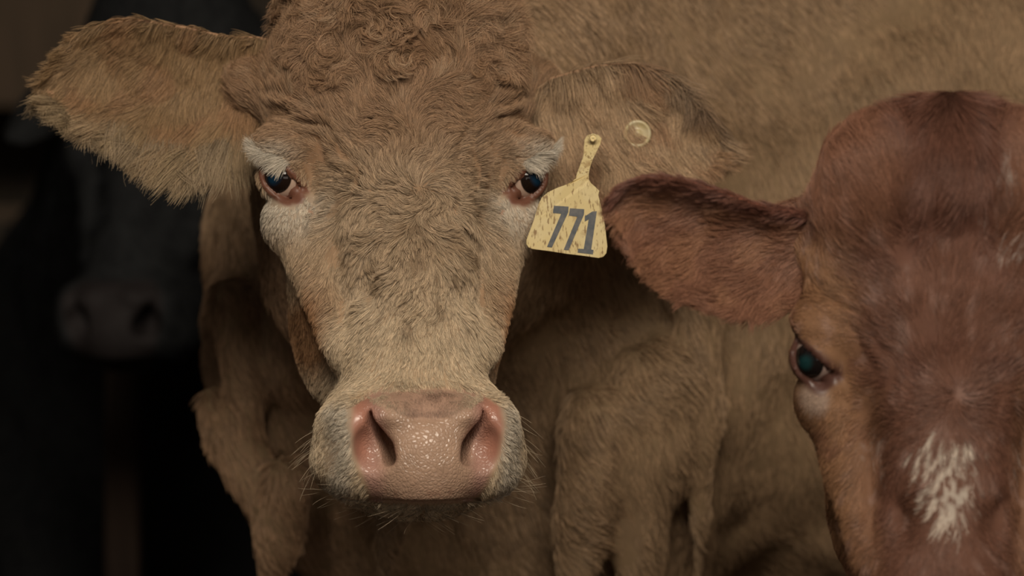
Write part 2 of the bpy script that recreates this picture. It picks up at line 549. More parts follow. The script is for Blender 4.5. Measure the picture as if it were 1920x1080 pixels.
def ear_mesh(fr, top, bot, cup, thick=0.45, nu=44, nv=26, fold=0.0):
    """leaf-shaped ear between an upper and a lower edge, hollowed backwards; local cm -> world"""
    def res(pts, n):
        pts = np.array(pts, float)
        t = np.concatenate([[0], np.cumsum(np.linalg.norm(np.diff(pts, axis=0), axis=1))]); t /= t[-1]
        u = np.linspace(0, 1, n)
        o = np.stack([np.interp(u, t, pts[:, i]) for i in range(3)], 1)
        for _ in range(6):
            o[1:-1] = (o[:-2] + o[1:-1] * 2 + o[2:]) / 4
        return o
    T = res(top, nu); Bt = res(bot, nu)
    u = np.linspace(0, 1, nu)[:, None]; v = np.linspace(0, 1, nv)[None, :]
    G = T[:, None, :] * (1 - v[..., None]) + Bt[:, None, :] * v[..., None]
    c = cup * np.sin(np.pi * v) ** 0.8 * np.sin(np.pi * np.clip(u * .93 + .05, 0, 1)) ** 0.6
    G[..., 1] -= c
    G[..., 1] += fold * np.exp(-((v - 0.06) / 0.13) ** 2) * np.sin(np.pi * u)
    du = np.gradient(G, axis=0); dv = np.gradient(G, axis=1)
    Nn = unit(np.cross(du, dv))
    if Nn[..., 1].mean() < 0:
        Nn = -Nn
    th = thick * (0.35 + 0.65 * np.sin(np.pi * v) ** 0.5) * np.ones_like(u)
    Bk = G - Nn * th[..., None]
    n = nu * nv
    V = np.concatenate([G.reshape(-1, 3), Bk.reshape(-1, 3)])
    idx = np.arange(n).reshape(nu, nv)
    q = np.stack([idx[:-1, :-1], idx[1:, :-1], idx[1:, 1:], idx[:-1, 1:]], -1).reshape(-1, 4)
    qb = q[:, ::-1] + n
    ring = np.concatenate([idx[:, 0], idx[-1, 1:], idx[::-1, -1][1:], idx[0, ::-1][1:-1]])
    nr = np.roll(ring, -1)
    qr = np.stack([ring, ring + n, nr + n, nr], 1)
    Q = np.concatenate([q, qb, qr])
    Vw = fr.w(V)
    # make the front grid face the camera
    a = Vw[q[len(q) // 2]]
    nrm = np.cross(a[2] - a[0], a[3] - a[1])
    if (nrm @ fr.dir([0, 1, 0])) < 0:
        Q = Q[:, ::-1]
    uv = np.stack([np.repeat(u, nv, 1).ravel(), np.repeat(v, nu, 0).ravel()], 1)
    uv = np.concatenate([uv, uv])
    return Vw.astype(np.float32), Q, uv, n


# ------------------------------------------------------------------ hair
def hair(name, parent, mat, P, N, D, length, col, lift=0.45, lift_end=0.05, npts=6, radius=0.00022,
         swirl=0.5, swirl_scale=0.012, bend=0.0, bend_scale=0.015, jitter=0.15, clump=0.5, nguides=None, seed=1, grav=0.0):
    """P roots, N normals, D flow directions (world), length (m, array), col (n,3)"""
    n = len(P)
    if n == 0:
        return None
    P = P.astype(np.float64); N = unit(N); D = D - N * (D * N).sum(1, keepdims=True)
    D = unit(D)
    Bt = np.cross(N, D)
    length = np.broadcast_to(length, (n,)).astype(float) * rng.uniform(0.55, 1.2, n)
    lift = np.broadcast_to(lift, (n,)); lift_end = np.broadcast_to(lift_end, (n,))
    swirl = np.broadcast_to(swirl, (n,)); bend = np.broadcast_to(bend, (n,)); clump = np.broadcast_to(clump, (n,))
    A0 = noise3(P, swirl_scale, seed) * swirl + noise3(P, swirl_scale * 3.3, seed + 1) * swirl + rng.normal(0, 1, n) * jitter
    K = (noise3(P, bend_scale, seed + 2) * 1.2 + noise3(P, bend_scale * 2.5, seed + 3)) * bend
    L0 = noise3(P, swirl_scale * 1.2, seed + 4) * 0.12 + rng.normal(0, 0.09, n)
    pts = np.empty((n, npts, 3))
    pts[:, 0] = P - N * 0.0004
    seg = length / (npts - 1)
    for i in range(1, npts):
        t = (i - 0.5) / (npts - 1)
        ang = A0 + K * t
        el = np.maximum(lift * (1 - t) ** 1.2 + lift_end * t + L0 * (1 - 0.5 * t), 0.02)
        T = D * np.cos(ang)[:, None] + Bt * np.sin(ang)[:, None]
        dv = T * np.cos(el)[:, None] + N * np.sin(el)[:, None]
        if grav:
            dv = dv + np.array([0, 0, -grav * t])
            dv = unit(dv)
        pts[:, i] = pts[:, i - 1] + dv * seg[:, None]
    ng = nguides or max(10, n // 22)
    gi = rng.choice(n, ng, replace=False)
    kd = KDTree(ng)
    for j, g in enumerate(gi):
        kd.insert(P[g], j)
    kd.balance()
    near = np.fromiter((kd.find(p)[1] for p in P), np.int64, n)
    g = gi[near]
    t = np.linspace(0, 1, npts)[None, :, None]
    w = np.clip(clump[:, None, None] * t ** 1.3, 0, 1)
    pts = pts * (1 - w) + pts[g] * w + (pts - pts[:, :1] - pts[g] + pts[g][:, :1]) * w * 0.12
    c = bpy.data.hair_curves.new(name)
    c.add_curves([npts] * n)
    c.points.foreach_set('position', pts.astype(np.float32).ravel())
    ra = c.attributes.get('radius') or c.attributes.new('radius', 'FLOAT', 'POINT')
    prof = np.array([1.0, 1.0, 0.9, 0.8, 0.6, 0.25])
    prof = np.interp(np.linspace(0, 1, npts), np.linspace(0, 1, 6), prof)
    rad = np.broadcast_to(radius, (n,))[:, None] * prof[None, :]
    ra.data.foreach_set('value', rad.astype(np.float32).ravel())
    ca = c.attributes.new('fcol', 'FLOAT_COLOR', 'CURVE')
    cc = np.ones((n, 4), np.float32); cc[:, :3] = np.clip(col, 0, 1)
    ca.data.foreach_set('color', cc.ravel())
    c.materials.append(mat)
    o = bpy.data.objects.new(name, c)
    COL.objects.link(o)
    o.parent = parent
    return o


def mix(a, b, w):
    w = np.asarray(w)[:, None]
    return a * (1 - w) + b * w


def C3(*c):
    return np.array(c, float)


# pigment of the tan cow as a function of the head-local position
TAN = C3(.56, .42, .28); TAN_D = C3(.42, .285, .17); CREAM = C3(.74, .60, .42); WHITE = C3(.72, .65, .54)
PINK = C3(.44, .255, .20); RUSSET = C3(.42, .225, .11); LID = C3(.17, .072, .045)


def nose_masks(L):
    s, d, h = L[:, 0], L[:, 1], L[:, 2]
    a = np.abs(s)
    halfw = np.interp(h, [-28, -27, -25, -23.5, -21, -19.5, -18.3], [4.0, 4.6, 5.5, 6.1, 6.4, 6.2, 4.6])
    front = sstep(9.5, 11.5, d)
    pad = sstep(0.35, -0.35, a - halfw) * sstep(-17.6, -18.4, h) * sstep(-27.9, -27.5, h) * front
    return pad


def tan_pigment(L):
    n = len(L)
    s, d, h = L[:, 0], L[:, 1], L[:, 2]
    a = np.abs(s)
    c = np.tile(TAN, (n, 1))
    big = noise3(L, 9, 31); sm = noise3(L, 2.6, 32)
    c = mix(c, np.tile(TAN_D, (n, 1)), sstep(-0.1, 1.2, big + .4 * sm) * 0.45)
    c = mix(c, C3(.375, .222, .125)[None], sstep(-4, 7, h) * 0.85)
    c = mix(c, CREAM[None], sstep(-5, -15, h) * 0.8)
    c = mix(c, C3(.30, .18, .10)[None], sstep(.3, 1.3, noise3(L, 1.7, 38)) * sstep(5, 10, h) * .45)
    c = mix(c, C3(.60, .44, .29)[None], sstep(.4, 1.3, noise3(L, 1.5, 39)) * sstep(3, 8, h) * .45)
    # russet cheek patches beside the nose
    rus = np.exp(-(((a - 8.3) / 1.8) ** 2 + ((h + 13) / 3.8) ** 2)) * sstep(7, 3, d)
    c = mix(c, RUSSET[None], np.clip(rus * 1.5, 0, .95))
    re = np.sqrt((a - 10.9) ** 2 + (h - .2) ** 2)
    c = mix(c, WHITE[None], sstep(6.5, 3.2, re) * sstep(-0.5, -2.2, h) * 0.85)
    c = mix(c, WHITE[None], np.exp(-(((a - 11.4) / 1.9) ** 2 + ((h - 2.3) / 1.0) ** 2)) * 0.7)
    # pale rim round nostrils, grey upper band, dirty stain along the bridge
    ring = sstep(1.6, .4, np.abs(a - 7.1)) * sstep(-18.5, -20, h) * sstep(8.5, 11, d)
    c = mix(c, WHITE[None] * .96, ring * 0.8)
    st = sstep(.5, 1.3, noise3(L * np.array([1, 1, .45]), 1.6, 35)) * sstep(-1, -4, h) * sstep(-15, -12, h) * sstep(5, 2, a) * sstep(3, 5, d)
    c = mix(c, C3(.26, .17, .10)[None], st * 0.5)
    return c


def tan_skin(L, Vw):
    c = tan_pigment(L) * C3(.60, .53, .48)
    s, d, h = L[:, 0], L[:, 1], L[:, 2]
    a = np.abs(s)
    pad = nose_masks(L)
    pc = mix(np.tile(PINK, (len(L), 1)), C3(.46, .30, .21)[None], sstep(4.5, 3.0, a))
    pc = mix(pc, C3(.42, .185, .125)[None], sstep(4.0, 5.4, a) * sstep(-25, -23, h) * .8)
    ucr = -20.5 + .075 * s * s
    pc = mix(pc, C3(.40, .25, .18)[None], sstep(-.3, .3, h - ucr) * sstep(5, 4, a) * .8)
    pc = mix(pc, C3(.30, .16, .11)[None], sstep(.35, .75, noise3(L, .8, 36)) * sstep(-25.5, -27, h) * .5)
    c = mix(c, pc, pad)
    # reddish lids
    e = np.sqrt((a - EYE[0]) ** 2 + (d - EYE[1]) ** 2 + (h - EYE[2]) ** 2)
    tt, nn = eye_axes()
    q = np.stack([a, d, h], 1) - EYE
    x1 = q @ tt; x2 = q @ nn; x3 = q @ GAZE
    wid = lidw(x1)
    lid = sstep(.72, .35, np.abs(x2) - wid) * sstep(3.1, 2.5, np.abs(x1)) * (x3 > 0)
    lid = np.maximum(lid, sstep(.8, .4, np.sqrt((x1 - 2.6) ** 2 + x2 ** 2)) * (x3 > 0))
    c = mix(c, LID[None], lid)
    # tear streak
    tear = np.exp(-((a - 8.35 - .04 * (h + 4)) / .16) ** 2) * sstep(-6, -5, h) * sstep(-2, -3, h) * (d > -2)
    c = mix(c, C3(.30, .12, .07)[None], tear * .7)
    ucr = -20.5 + .075 * s * s
    m = np.zeros((len(L), 3)); wet = pad * sstep(.2, -.4, h - ucr - 9 * (a > 4.6))
    m[:, 0] = pad * sstep(.2, -.4, h - ucr) * sstep(6, 4.8, a); m[:, 1] = np.maximum(wet, lid * .55)
    return c, m


def make_eye(fr, side, mat, parent, scale=1.0):
    e = EYE.copy(); g = GAZE.copy()
    e[0] *= side; g[0] *= side
    bm_r = EYE_R * fr.sc
    me = bpy.data.meshes.new('eye')
    import bmesh
    bm = bmesh.new()
    bmesh.ops.create_uvsphere(bm, u_segments=48, v_segments=32, radius=0.02)
    for v in bm.verts:                                   # corneal bulge
        r = math.hypot(v.co.x, v.co.y)
        if v.co.z > 0 and r < 0.013:
            v.co.z += 0.0016 * (1 - (r / 0.013) ** 2)
    for f in bm.faces: f.smooth = True
    bm.to_mesh(me); bm.free()
    me.materials.append(mat)
    o = bpy.data.objects.new('eye', me); COL.objects.link(o)
    z = Vector(fr.dir(g)).normalized()
    t, _ = eye_axes(); t = t.copy(); t[0] *= side
    x = Vector(fr.dir(t)); x = (x - z * x.dot(z)).normalized()
    y = z.cross(x)
    o.matrix_world = Matrix.Translation(Vector(fr.w(e))) @ Matrix(((x.x, y.x, z.x), (x.y, y.y, z.y), (x.z, y.z, z.z))).to_4x4() @ Matrix.Scale(bm_r / 0.02, 4)
    o.parent = parent
    return o


def animal(name, label, category, loc=(0, 0, 0)):
    o = bpy.data.objects.new(name, None)
    COL.objects.link(o)
    o.location = (0, 0, 0)
    o['label'] = label; o['category'] = category
    return o


def head_flow(L):
    """hair direction on the head, head-local"""
    s, d, h = L[:, 0], L[:, 1], L[:, 2]
    v = np.stack([s - 0.6, np.zeros(len(s)), h + 1.0], 1)
    r = np.linalg.norm(v, axis=1)
    v = v / (r[:, None] + .3)
    down = np.stack([s * 0.06, -0.2 * np.ones(len(s)), -np.ones(len(s))], 1)
    w = sstep(-2, -7, h)
    v = v * (1 - w[:, None]) + down * w[:, None]
    # cheeks: down and backwards
    wc = sstep(7.0, 9.5, np.abs(s)) * sstep(2, -1, h)
    cheek = np.stack([np.sign(s) * 0.25, -0.5 * np.ones(len(s)), -np.ones(len(s))], 1)
    v = v * (1 - wc[:, None]) + cheek * wc[:, None]
    # muzzle: outwards and down
    wm = sstep(-19, -21, h)
    muz = np.stack([np.sign(s) * 0.8, -0.6 * np.ones(len(s)), -0.9 * np.ones(len(s))], 1)
    v = v * (1 - wm[:, None]) + muz * wm[:, None]
    return v


# ================================================================== the tan cow
HX = (762 - 960) / PXM; HZ = CAM_H + (540 - 335) / PXM
FR = Frame((HX, 0.0, HZ), yaw=math.radians(8))


def px(x, y, Y):
    """world point seen at photo pixel (x, y) lying at depth Y"""
    k = (4.0 + Y) / 4.0 / PXM
    return ((x - 960) * k, Y, CAM_H + (540 - y) * k)


def tan_prims():
    P = []
    P.append(('e', (0.62, 0.74, 0.96), (0.74, 0.36, 0.425), .05))            # barrel
    P.append(('e', (0.78, 0.64, 0.80), (0.66, 0.27, 0.29), .06))
    P.append(('e', (0.12, 0.66, 1.02), (0.32, 0.28, 0.38), .10))            # shoulder
    P.append(('c', (0.05, 0.62, 1.16), (-0.08, 0.24, 1.04), .22, .135, .10))  # neck
    P.append(('c', (0.02, 0.64, 1.02), (-0.11, 0.26, 0.93), .25, .11, .10))
    P.append(('e', (-0.135, 0.60, 0.86), (0.17, 0.20, 0.24), .08))          # brisket
    P.append(('e', (-0.16, 0.52, 0.94), (0.13, 0.15, 0.22), .06))
    P.append(('e', (-0.01, 0.62, 0.72), (0.23, 0.20, 0.20), .08))
    P.append(('c', (0.10, 0.52, 0.80), (0.06, 0.50, 0.50), .165, .085, .07))  # near foreleg
    P.append(('c', (0.06, 0.50, 0.50), (0.05, 0.47, 0.30), .078, .048, .04))
    P.append(('c', (0.05, 0.47, 0.30), (0.05, 0.49, 0.05), .042, .036, .03))
    P.append(('e', (0.05, 0.465, 0.04), (0.055, 0.07, 0.045), .03))
    P.append(('c', (-0.10, 0.82, 0.80), (-0.12, 0.82, 0.50), .13, .08, .07))  # far foreleg
    P.append(('c', (-0.12, 0.82, 0.50), (-0.12, 0.80, 0.05), .065, .036, .03))
    P.append(('e', (-0.12, 0.775, 0.04), (0.055, 0.07, 0.045), .03))
    P.append(('e', (1.22, 0.78, 1.04), (0.30, 0.29, 0.36), .10))            # rump
    for yy in (.60, .98):
        P.append(('c', (1.30, yy, 0.85), (1.36, yy, 0.50), .15, .075, .06))
        P.append(('c', (1.36, yy, 0.50), (1.33, yy, 0.05), .055, .038, .03))
        P.append(('e', (1.30, yy, 0.04), (0.07, 0.055, 0.045), .03))
    P.append(('c', (1.50, .79, 1.25), (1.56, .79, 0.60), .03, .022, .03))   # tail
    # skin folds: elbow flap, chest creases
    def fold(a, b, r, k=.02):
        P.append(('c', px(*a), px(*b), r, r * .35, k))
    fold((1315, 560, .345), (1320, 1120, .37), .026, .015)
    fold((1235, 720, .33), (1190, 1120, .34), .036, .03)
    fold((1120, 800, .325), (1060, 1130, .33), .04, .03)
    fold((545, 900, .36), (500, 1130, .40), .030, .04)
    fold((735, 960, .33), (700, 1140, .36), .020, .02)
    fold((430, 560, .40), (470, 850, .39), .020, .03)
    fold((400, 760, .42), (520, 1010, .38), .022, .03)
    fold((1400, 780, .43), (1440, 640, .43), .015, .04)
    return P


def tan_extra(P):
    return (0.006 * noise3(P * np.array([1.3, 1, .8]), .16, 51) + 0.0025 * noise3(P * np.array([1.8, 1, .6]), .05, 52)) * sstep(.18, .3, P[:, 1])


cow = animal('cow', 'tan cow turning its pale curly head to face the camera, pink nose', 'cow')
V, Q, FL = build_body(FR, tan_prims(), 'tan', 0.24 / QUAL, 0.013, ((-.5, 1.65), (-.02, 1.2), (-.02, 1.5)), extra=tan_extra)


def E(x, y, d):   # photo pixel on the face plane -> head-local cm (undoing the small yaw)
    xx = (x - 762) / 21.5; hh = (335 - y) / 21.5
    c, s_ = math.cos(math.radians(8)), math.sin(math.radians(8))
    return ((xx - d * s_) / c, d, hh)


topL = [E(515, 70, -9), E(470, 58, -9), E(420, 62, -9.5), E(340, 42, -10), E(240, 26, -11), E(160, 38, -12), E(100, 85, -12.5), E(68, 140, -13)]
botL = [E(480, 260, -9), E(430, 275, -8), E(380, 300, -8), E(320, 292, -9), E(250, 268, -10), E(180, 236, -11), E(120, 215, -12), E(72, 170, -13)]
eL = ear_mesh(FR, topL, botL, 2.4)
topR = [E(1000, 150, -8), E(1060, 128, -8), E(1130, 110, -7.5), E(1200, 106, -7.5), E(1265, 136, -8), E(1320, 182, -9), E(1358, 235, -10), E(1366, 262, -10.2)]
botR = [E(1000, 320, -8), E(1060, 350, -6.5), E(1130, 362, -6), E(1190, 352, -6), E(1240, 338, -7), E(1290, 325, -8), E(1340, 300, -9.5), E(1364, 272, -10.2)]
eR = ear_mesh(FR, topR, botR, 1.2, fold=0.1)

off = len(V)
allV, allQ = [V], [Q]
ears = []
for e_ in (eL, eR):
    allQ.append(e_[1] + sum(len(v) for v in allV)); allV.append(e_[0])
VV = np.concatenate(allV); QQ = np.concatenate(allQ)
LL = FR.l(VV)
sc_, sm_ = tan_skin(LL, VV)
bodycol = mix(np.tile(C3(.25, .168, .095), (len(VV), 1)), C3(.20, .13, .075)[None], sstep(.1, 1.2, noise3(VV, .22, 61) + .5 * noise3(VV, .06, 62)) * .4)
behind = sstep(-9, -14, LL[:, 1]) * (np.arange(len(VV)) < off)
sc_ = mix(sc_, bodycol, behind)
earflag = np.arange(len(VV)) >= off
sc_ = mix(sc_, C3(.46, .27, .16)[None], earflag * .8)
sm_[earflag] = 0; sm_[LL[:, 1] < -10] = 0
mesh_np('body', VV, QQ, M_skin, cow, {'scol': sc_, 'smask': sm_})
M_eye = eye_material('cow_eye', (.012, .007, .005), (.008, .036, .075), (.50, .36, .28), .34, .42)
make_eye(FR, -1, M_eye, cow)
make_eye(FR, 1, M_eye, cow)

# --- head fur
NV = vnormals(V, Q)
CAMP = np.array([0, -4.0, CAM_H])


def facing(C, n, lim=-0.25):
    v = unit(CAMP - C)
    return ((n * v).sum(1) > lim).astype(float)


def w_head(C, n):
    L = FR.l(C)
    s, d, h = L.T
    a = np.abs(s)
    w = facing(C, n) * (C[:, 1] < 0.17)
    w *= 1 - nose_masks(L)
    q = np.stack([a, d, h], 1) - EYE
    tt, nn = eye_axes()
    x1 = q @ tt; x2 = q @ nn; x3 = q @ GAZE
    wid = lidw(x1)
    m = (np.abs(x2) < wid + .34 + .22 * (x1 > .2)) & (np.abs(x1) < 2.9) & (x3 > 0) | ((np.sqrt((x1 - 2.7) ** 2 + x2 ** 2) < .45) & (x3 > 0))
    w[m] = 0
    nose_in = (a < np.interp(h, [-28, -27, -25, -23.5, -21], [4.1, 4.7, 5.6, 6.2, 6.5])) & (h < np.minimum(-20.5 + .075 * s * s, -18.9 - .5 * (a > 5.5))) & (h > -27.7) & (d > 10.5)
    w[nose_in] = 0
    w *= 1 + 0.5 * sstep(6, 10, h)
    return w


nh = int(420000 * QUAL)
P, n = sample(V[:, :], NV, Q, nh, w_head)
L = FR.l(P); s, d, h = L.T; a = np.abs(s)
D = FR.dir(head_flow(L))
length = np.interp(h, [-29, -22, -17, -12, -6, 0, 6, 9, 13, 18], [.95, .75, .9, 1.3, 1.7, 1.5, 1.7, 3.0, 4.4, 4.6]) * .01
re = np.sqrt((a - 10.9) ** 2 + (h - .2) ** 2)
length *= 1 - .5 * sstep(5.5, 3, re)
length *= 1 - .35 * sstep(7, 10, a) * sstep(0, -4, h)
curl = sstep(6, 11, h) * sstep(11.5, 8.5, a)
wv = sstep(7, 3, a) * sstep(-15, -9, h)
length *= 1 - .45 * sstep(6, 10, h) * sstep(8.5, 11, a)
hair('coat', cow, M_fur, P, n, D, length, tan_pigment(L) * (1 + .10 * rng.normal(size=(len(P), 1))),
     lift=.26 + .28 * curl + .12 * wv, lift_end=.08 + .12 * curl + .04 * wv, npts=10, radius=.00015 + .00003 * curl,
     swirl=.12 + .50 * curl + .12 * wv, swirl_scale=.038, bend=.25 + 3.0 * curl + .6 * wv, bend_scale=.042, jitter=.14 + .06 * curl,
     clump=.50 + .18 * curl + .25 * wv, seed=11, nguides=len(P) // 20)

# peach fuzz on the bald upper band of the nose
P, n = sample(V, NV, Q, 14000, lambda C, nn: (lambda L: nose_masks(L) * (L[:, 2] > -20.5 + .075 * L[:, 0] ** 2) * facing(C, nn))(FR.l(C)))
L = FR.l(P)
hair('nose_fuzz', cow, M_fur, P, n, FR.dir(np.tile([0, -.1, -1.], (len(P), 1))), .0035, mix(np.tile(CREAM * .8, (len(P), 1)), PINK[None], sstep(5, 1, np.abs(L[:, 0])) * .7),
     lift=.3, npts=4, radius=.00013, swirl=.1, clump=.1, seed=15)

# lashes and white brow tufts
for side in (-1, 1):
    tt, nn = eye_axes()
    def w_l(C, nrm):
        L = FR.l(C); q = np.stack([np.abs(L[:, 0]), L[:, 1], L[:, 2]], 1) - EYE
        x1 = q @ tt; x2 = q @ nn; x3 = q @ GAZE
        up = x2 if nn[2] > 0 else -x2
        wid = lidw(x1)
        return ((L[:, 0] * side > 0) & (up > wid + .35) & (up < wid + 1.0) & (x1 < .2) & (x1 > -3.0) & (x3 > -1.2)).astype(float) * facing(C, nrm, -.6)
    P, n = sample(V, NV, Q, 1500, w_l)
    Dv = FR.dir(np.tile([side * 1.0, .35, -.25], (len(P), 1)))
    hair('eyelashes', cow, M_fur, P, n, Dv, .017, np.tile(WHITE, (len(P), 1)), lift=.42, lift_end=.25, npts=7, radius=.00013,
         swirl=.35, swirl_scale=.02, bend=.4, clump=.2, seed=21, grav=.20)

# chin and muzzle whiskers
P, n = sample(V, NV, Q, 110, lambda C, nn: (lambda L: ((L[:, 2] < -20) & (np.abs(L[:, 0]) > 6.3) | (L[:, 2] < -27.8)) * (L[:, 1] > 4) * facing(C, nn))(FR.l(C)))
L = FR.l(P)
hair('whiskers', cow, M_fur, P, n, FR.dir(np.stack([np.sign(L[:, 0]) * 1.0, 0 * L[:, 0] + .2, 0 * L[:, 0] - .5], 1)), .026, np.tile(CREAM * .8, (len(P), 1)),
     lift=.8, lift_end=.6, npts=7, radius=.00010, swirl=.3, bend=.4, clump=0, seed=23)
P, n = sample(V, NV, Q, 2600, lambda C, nn: (lambda L: (L[:, 2] < -27.6) * (L[:, 1] > 2) * 1.0)(FR.l(C)))
L = FR.l(P)
hair('chin_hair', cow, M_fur, P, n, FR.dir(np.stack([L[:, 0] * .08, 0 * L[:, 0] + .6, 0 * L[:, 0] - 1], 1)), .010, np.tile(CREAM * .6, (len(P), 1)),
     lift=.5, lift_end=.3, npts=5, radius=.00012, swirl=.2, clump=.2, seed=24)

# ear hair
def ear_hair(fr, ear, cowobj, dfun, lfun, cfun, count, name='ear_hair', mat=None, lift=.35, seed=40, fringe=None, wfun=None):
    Ve, Qe, uv, nf = ear
    Ne = vnormals(Ve, Qe)
    V6 = np.concatenate([Ve, np.pad(uv, ((0, 0), (0, 1)))], 1)
    # sample keeping uv: use nearest vertex through a kd-tree
    P, n = sample(Ve, Ne, Qe, count, lambda C, nn: facing(C, nn, -.5) if wfun is None else facing(C, nn, -.5))
    kd = KDTree(len(Ve))
    for i, p in enumerate(Ve): kd.insert(p, i)
    kd.balance()
    ii = np.array([kd.find(p)[1] for p in P])
    u, v = uv[ii, 0], uv[ii, 1]
    if fringe is not None:
        kk = fringe(u, v); P, n, u, v = P[kk], n[kk], u[kk], v[kk]
    D = fr.dir(dfun(u, v))
    hair(name, cowobj, mat or M_fur, P, n, D, lfun(u, v) * .01, cfun(u, v, P), lift=lift, lift_end=.08, npts=9, radius=.00021,
         swirl=.16, swirl_scale=.03, bend=.35, bend_scale=.04, jitter=.1, clump=.5, seed=seed, grav=.12)


def dL(u, v):
    return np.stack([-0.35 - .5 * u + .9 * sstep(.5, 1, v) * 0, .1 + 0 * u, -1 + .75 * u * (1 - v)], 1)
def lL(u, v):
    return 2.0 + 1.2 * sstep(.5, 1, v) + 1.8 * sstep(.8, 1, v) * sstep(.7, .3, u)
def cL(u, v, P):
    c = np.tile(C3(.34, .22, .115), (len(u), 1))
    c = mix(c, C3(.34, .185, .095)[None], sstep(0, 1, noise3(P, .05, 71)) * .6)
    c = mix(c, C3(.46, .37, .24)[None], sstep(.7, 1, v) * .6)
    return c
ear_hair(FR, eL, cow, dL, lL, cL, 45000, seed=41)
ear_hair(FR, eL, cow, lambda u, v: np.stack([-.15 + 0 * u, .25 + 0 * u, -1 + 0 * u], 1), lambda u, v: 5.2 - 2.2 * np.clip(u - .3, 0, 1), lambda u, v, P: np.tile(C3(.42, .32, .21), (len(u), 1)),
         11000, name='ear_fringe', seed=47, fringe=lambda u, v: (v > .80) & (u > .12) & (u < .80))


def dR(u, v):
    return np.stack([.25 + .45 * u, .1 + 0 * u, -1 + .3 * u], 1)
def lR(u, v):
    return 3.4 - 1.2 * sstep(.5, 1, v)
def cR(u, v, P):
    c = np.tile(C3(.52, .36, .22), (len(u), 1))
    c = mix(c, C3(.40, .22, .12)[None], sstep(0, 1, noise3(P, .04, 73)) * .6)
    return mix(c, C3(.22, .15, .10)[None], sstep(.13, .0, v) * .7 * sstep(.3, .7, u))
ear_hair(FR, eR, cow, dR, lR, cR, 45000, seed=43)

# body fur
def w_body(C, n):
    L = FR.l(C)
    return facing(C, n, -.2) * (C[:, 1] > .10) * (C[:, 0] < .95) * (C[:, 2] > .45) * (C[:, 2] < 1.42) * (C[:, 1] < .9)
P, n = sample(V, NV, Q, int(340000 * QUAL), w_body)
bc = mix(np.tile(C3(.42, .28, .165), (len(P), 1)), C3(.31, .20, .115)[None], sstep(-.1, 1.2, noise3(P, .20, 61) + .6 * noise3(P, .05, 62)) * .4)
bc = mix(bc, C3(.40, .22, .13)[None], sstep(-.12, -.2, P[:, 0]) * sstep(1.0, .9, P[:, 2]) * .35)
Db = np.tile([.45, .0, -.9], (len(P), 1))
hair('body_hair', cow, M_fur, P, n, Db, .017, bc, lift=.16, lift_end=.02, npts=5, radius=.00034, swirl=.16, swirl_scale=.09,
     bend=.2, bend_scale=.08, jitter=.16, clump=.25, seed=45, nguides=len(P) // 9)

# ================================================================== ear tags
def slab(name, outline, y_of, thick, mat, parent=None, bevel=0.0006):
    """outline: list of (x, z) world; y_of(x, z) -> depth of the front face; solid with rounded edges"""
    import bmesh
    bm = bmesh.new()
    vs = [bm.verts.new((x, y_of(x, z), z)) for x, z in outline]
    f = bm.faces.new(vs)
    f.normal_update()
    if f.normal.y > 0: f.normal_flip()
    r = bmesh.ops.extrude_face_region(bm, geom=[f])
    for v in [g for g in r['geom'] if isinstance(g, bmesh.types.BMVert)]:
        v.co.y += thick
    bmesh.ops.recalc_face_normals(bm, faces=bm.faces)
    if bevel:
        bmesh.ops.bevel(bm, geom=[e for e in bm.edges if abs(e.verts[0].co.y - e.verts[1].co.y) < thick * .6], offset=bevel, segments=2, profile=.6, affect='EDGES')
    me = bpy.data.meshes.new(name); bm.to_mesh(me); bm.free()
    me.materials.append(mat)
    o = bpy.data.objects.new(name, me); COL.objects.link(o)
    o.parent = parent
    return o


def tag_material():
    m, nt, b = new_mat('tag_plastic')
    tc = nt.nodes.new('ShaderNodeTexCoord')
    base = (.74, .60, .30, 1)
    def layer(prev, scale, stretch, lo, hi, col, fac):
        mp = nt.nodes.new('ShaderNodeMapping'); mp.inputs['Scale'].default_value = stretch
        no = nt.nodes.new('ShaderNodeTexNoise'); no.inputs['Scale'].default_value = scale; no.inputs['Detail'].default_value = 5
        mr = nt.nodes.new('ShaderNodeMapRange'); mr.inputs['From Min'].default_value = lo; mr.inputs['From Max'].default_value = hi
        mr.inputs['To Max'].default_value = fac
        mx = nt.nodes.new('ShaderNodeMix'); mx.data_type = 'RGBA'
        nt.links.new(tc.outputs['Object'], mp.inputs[0]); nt.links.new(mp.outputs[0], no.inputs['Vector'])
        nt.links.new(no.outputs[0], mr.inputs['Value']); nt.links.new(mr.outputs[0], mx.inputs[0])
        if prev is None: mx.inputs[6].default_value = base
        else: nt.links.new(prev, mx.inputs[6])
        mx.inputs[7].default_value = (*col, 1)
        return mx.outputs[2]
    c = layer(None, 60, (1, 1, 1), .4, .7, (.80, .69, .42), .6)
    c = layer(c, 330, (1.6, 1, .5), .56, .66, (.22, .12, .05), .8)
    c = layer(c, 120, (1, 1, .6), .56, .70, (.34, .20, .09), .55)
    nt.links.new(c, b.inputs['Base Color'])
    b.inputs['Roughness'].default_value = .5
    b.inputs['Specular IOR Level'].default_value = .3
    return m


